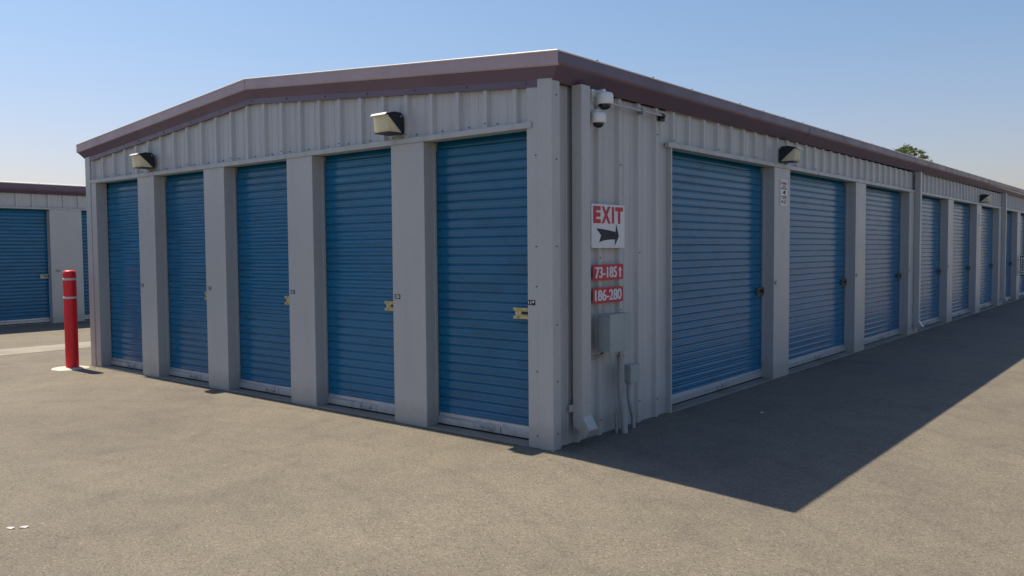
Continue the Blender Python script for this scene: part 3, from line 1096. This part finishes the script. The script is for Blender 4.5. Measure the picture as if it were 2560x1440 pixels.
# --- electrical boxes
t = thing("electrical_box", "large grey electrical box below the 186-280 sign, with thick conduit into the ground", "electrical box", (0.0, 0.740, 0.0))
mb = MB()
mb.box((0.048, -0.160, 0.735), (0.158, 0.165, 1.040))
mb.box((-0.045, 0.0, 0.80), (0.0475, 0.10, 0.97))
mb.build("enclosure", 'greybox', t, 0.004)
mb = MB()
mb.box((0.1585, -0.166, 0.729), (0.1665, 0.171, 1.050))
mb.box((0.046, -0.166, 1.0405), (0.158, 0.171, 1.050))
mb.build("cover", 'greybox', t, 0.002)
mb = MB()
mb.tube([(0.075, 0.145, 0.735), (0.075, 0.145, 0.705)], 0.030, 12)
mb.tube([(0.075, 0.145, 0.705), (0.075, 0.145, 0.66)], 0.021, 12)
mb.tube([(0.075, 0.145, 0.672), (0.075, 0.145, 0.648)], 0.035, 12)
mb.build("fitting", 'galv', t)
mb = MB()
mb.tube([(0.075, 0.145, 0.66), (0.075, 0.148, 0.42), (0.078, 0.152, 0.30), (0.092, 0.162, 0.20), (0.096, 0.165, 0.08), (0.098, 0.166, -0.06)], 0.031, 14)
mb.build("conduit", 'conduit', t)
mb = MB()
mb.tube([(0.05, 0.10, 0.17), (0.06, 0.10, 0.05), (0.06, 0.10, -0.06)], 0.013, 10)
mb.build("small_conduit", 'galv', t)
mb = MB()
mb.tube([(0.05, -0.105, 0.735), (0.05, -0.105, 0.715), (0.05, -0.135, 0.700), (0.045, -0.19, 0.694), (0.04, -0.36, 0.690)], 0.013, 10)
mb.build("small_conduit", 'galv', t)
t = thing("electrical_box", "small grey junction box lower right of the large electrical box", "electrical box", (0.0, 1.060, 0.0))
mb = MB()
mb.box((0.034, -0.070, 0.428), (0.108, 0.082, 0.570))
mb.box((-0.045, -0.02, 0.46), (0.0335, 0.03, 0.54))
mb.build("enclosure", 'greybox', t, 0.004)
mb = MB()
mb.box((0.1085, -0.075, 0.424), (0.115, 0.087, 0.578))
mb.box((0.032, -0.075, 0.5705), (0.108, 0.087, 0.578))
mb.build("cover", 'greybox', t, 0.002)
mb = MB()
mb.tube([(0.06, -0.02, 0.44), (0.06, -0.02, 0.40)], 0.027, 12)
mb.tube([(0.06, -0.02, 0.42), (0.058, -0.018, 0.30), (0.055, 0.015, 0.20), (0.055, 0.055, 0.11), (0.055, 0.068, 0.02), (0.055, 0.068, -0.06)], 0.019, 12)
mb.build("conduit", 'conduit', t)

# ================================================================== BOLLARD
t = thing("bollard", "red steel bollard with two white stripes standing left of the gable", "bollard", (-8.045, -0.300, 0))
r = 0.083
lean = -0.0
mb = MB()
mb.lathe([(r, -0.05), (r, 1.300), (r * 0.985, 1.322), (r * 0.92, 1.342), (r * 0.78, 1.353), (r * 0.5, 1.358), (0.004, 1.359)], (0, 0, 0), 36)
mb.build("post", 'red', t)
for z in (0.968, 1.222):
    mb = MB()
    mb.lathe([(r, z), (r + 0.0025, z + 0.001), (r + 0.0025, z + 0.029), (r, z + 0.030)], (0, 0, 0), 36)
    mb.build("stripe", 'stripe', t)
mb = MB()
vs = []
n = 26
rr = [0.235 + 0.03 * random.random() - (0.03 if k > 16 else 0) for k in range(n)]
for k in range(n):
    a = 2 * pi * k / n
    vs.append((rr[k] * cos(a) - 0.03, rr[k] * sin(a) - 0.03, 0.002))
for k in range(n):
    a = 2 * pi * k / n
    vs.append(((rr[k] * 0.85) * cos(a) - 0.03, (rr[k] * 0.85) * sin(a) - 0.03, 0.012))
for k in range(n):
    a = 2 * pi * k / n
    vs.append((0.07 * cos(a), 0.07 * sin(a), 0.022))
fs = [(i * n + k, i * n + (k + 1) % n, (i + 1) * n + (k + 1) % n, (i + 1) * n + k) for i in range(2) for k in range(n)]
mb.add(vs, fs, 0, True)
mb.build("footing", 'pale', t)

# ================================================================== LITTER
for i, (x, y, a, lab) in enumerate(((-1.405, -3.402, 0.5, "left one of two white paper scraps on the asphalt in the foreground"),
                                    (-1.360, -3.345, 0.7, "right one of two white paper scraps on the asphalt in the foreground"),
                                    (0.66, 2.53, 0.2, "lone white scrap lying in the building's shadow in front of the first long side door"))):
    mb = MB()
    q = [(-0.022, -0.010, 0.006), (0.018, -0.012, 0.004), (0.024, 0.009, 0.008), (-0.016, 0.011, 0.005), (0.002, 0.0, 0.011)]
    q = [(px, py, pz) for px, py, pz in q]
    up = [(px, py, pz) for px, py, pz in q]
    dn = [(px, py, pz - 0.002) for px, py, pz in q]
    mb.add(up + dn, [(0, 1, 4), (1, 2, 4), (2, 3, 4), (3, 0, 4), (6, 5, 9), (7, 6, 9), (8, 7, 9), (5, 8, 9), (0, 5, 6, 1), (1, 6, 7, 2), (2, 7, 8, 3), (3, 8, 5, 0)])
    o = mb.build("paper_scrap", 'paper')
    o.location = (x, y, gz(x))
    if i == 2:
        o.scale = (0.8, 0.8, 0.8)
    o.rotation_euler = (0, 0, a)
    tag(o, lab, "litter", "paper scraps on the asphalt")

# grit gathered where the walls meet the asphalt
gr = random.Random(11)
mb = MB()


def stone(x, y, z, a):
    vs = [(x + a * gr.uniform(0.6, 1.2), y, z), (x - a, y + a * gr.uniform(0.2, 0.8), z), (x - a * 0.3, y - a * gr.uniform(0.6, 1.1), z), (x, y, z + a * gr.uniform(0.5, 1.0))]
    mb.add(vs, [(0, 1, 3), (1, 2, 3), (2, 0, 3)])


for k in range(2600):
    u = gr.random()
    off = abs(gr.gauss(0, 0.035))
    if k % 2:
        x = -8.1 * u ** 1.3
        stone(x, -0.014 - off, -0.001, gr.uniform(0.004, 0.011))
    else:
        y = 0.02 + 16 * u ** 1.8
        stone(0.016 + off, y, gz(0.016 + off) - 0.001, gr.uniform(0.004, 0.012))
tag(mb.build("gravel", 'asphalt'), "loose grit lying along the foot of the building's walls", "gravel", kind="stuff")

# ================================================================== TREE behind the roof
TX, TY = -17.6, 81.0
t = thing("tree", "green tree whose crown just shows over the roof ridge at the right", "tree", (TX, TY, 0))
mb = MB()
mb.tube([(0, 0, -0.1), (0.05, 0, 2.2), (0.0, 0.1, 4.6), (-0.1, 0.1, 6.6), (-0.15, 0.05, 8.4)], [0.28, 0.22, 0.18, 0.13, 0.05], 10)
rnd = random.Random(3)
tips = []
for k in range(16):
    a = 2 * pi * k / 16 + rnd.uniform(-0.2, 0.2)
    z0 = rnd.uniform(5.0, 7.6)
    L = rnd.uniform(1.3, 2.4)
    p0 = Vector((0, 0.05, z0))
    p2 = Vector((cos(a) * L, sin(a) * L, min(z0 + rnd.uniform(0.9, 2.0), 10.4 - 0.25 * L)))
    p1 = p0.lerp(p2, 0.5) + Vector((0, 0, 0.2))
    mb.tube([p0, p1, p2], [0.07, 0.045, 0.02], 6)
    tips.append((p1, p2))
mb.build("trunk", 'bark', t)
mb = MB()


def leaf(p, s):
    n = Vector((rnd.gauss(0, 1), rnd.gauss(0, 1), rnd.gauss(0, 1) + 0.6)).normalized()
    a = n.orthogonal().normalized()
    q = Matrix.Rotation(rnd.uniform(0, 2 * pi), 3, n)
    a = q @ a
    b_ = n.cross(a)
    mb.add([p - a * s, p - b_ * s * 0.5, p + a * s, p + b_ * s * 0.5], [(0, 1, 2, 3)])


cl = []
for k in range(120):
    a = rnd.uniform(0, 2 * pi)
    rr_ = 2.35 * math.sqrt(rnd.random())
    z = 11.15 - 0.25 * rr_ ** 2 + rnd.uniform(-0.25, 0.12)
    if rnd.random() < 0.35:
        z -= rnd.uniform(0.5, 2.0)
    cl.append((Vector((cos(a) * rr_, sin(a) * rr_, z)), rnd.uniform(0.16, 0.36)))
for c, s in cl:
    for k in range(95):
        d = Vector((rnd.gauss(0, 1), rnd.gauss(0, 1), rnd.gauss(0, 0.55)))
        leaf(c + d * s * 0.55, rnd.uniform(0.05, 0.09))
mb.build("crown", 'leaf', t)
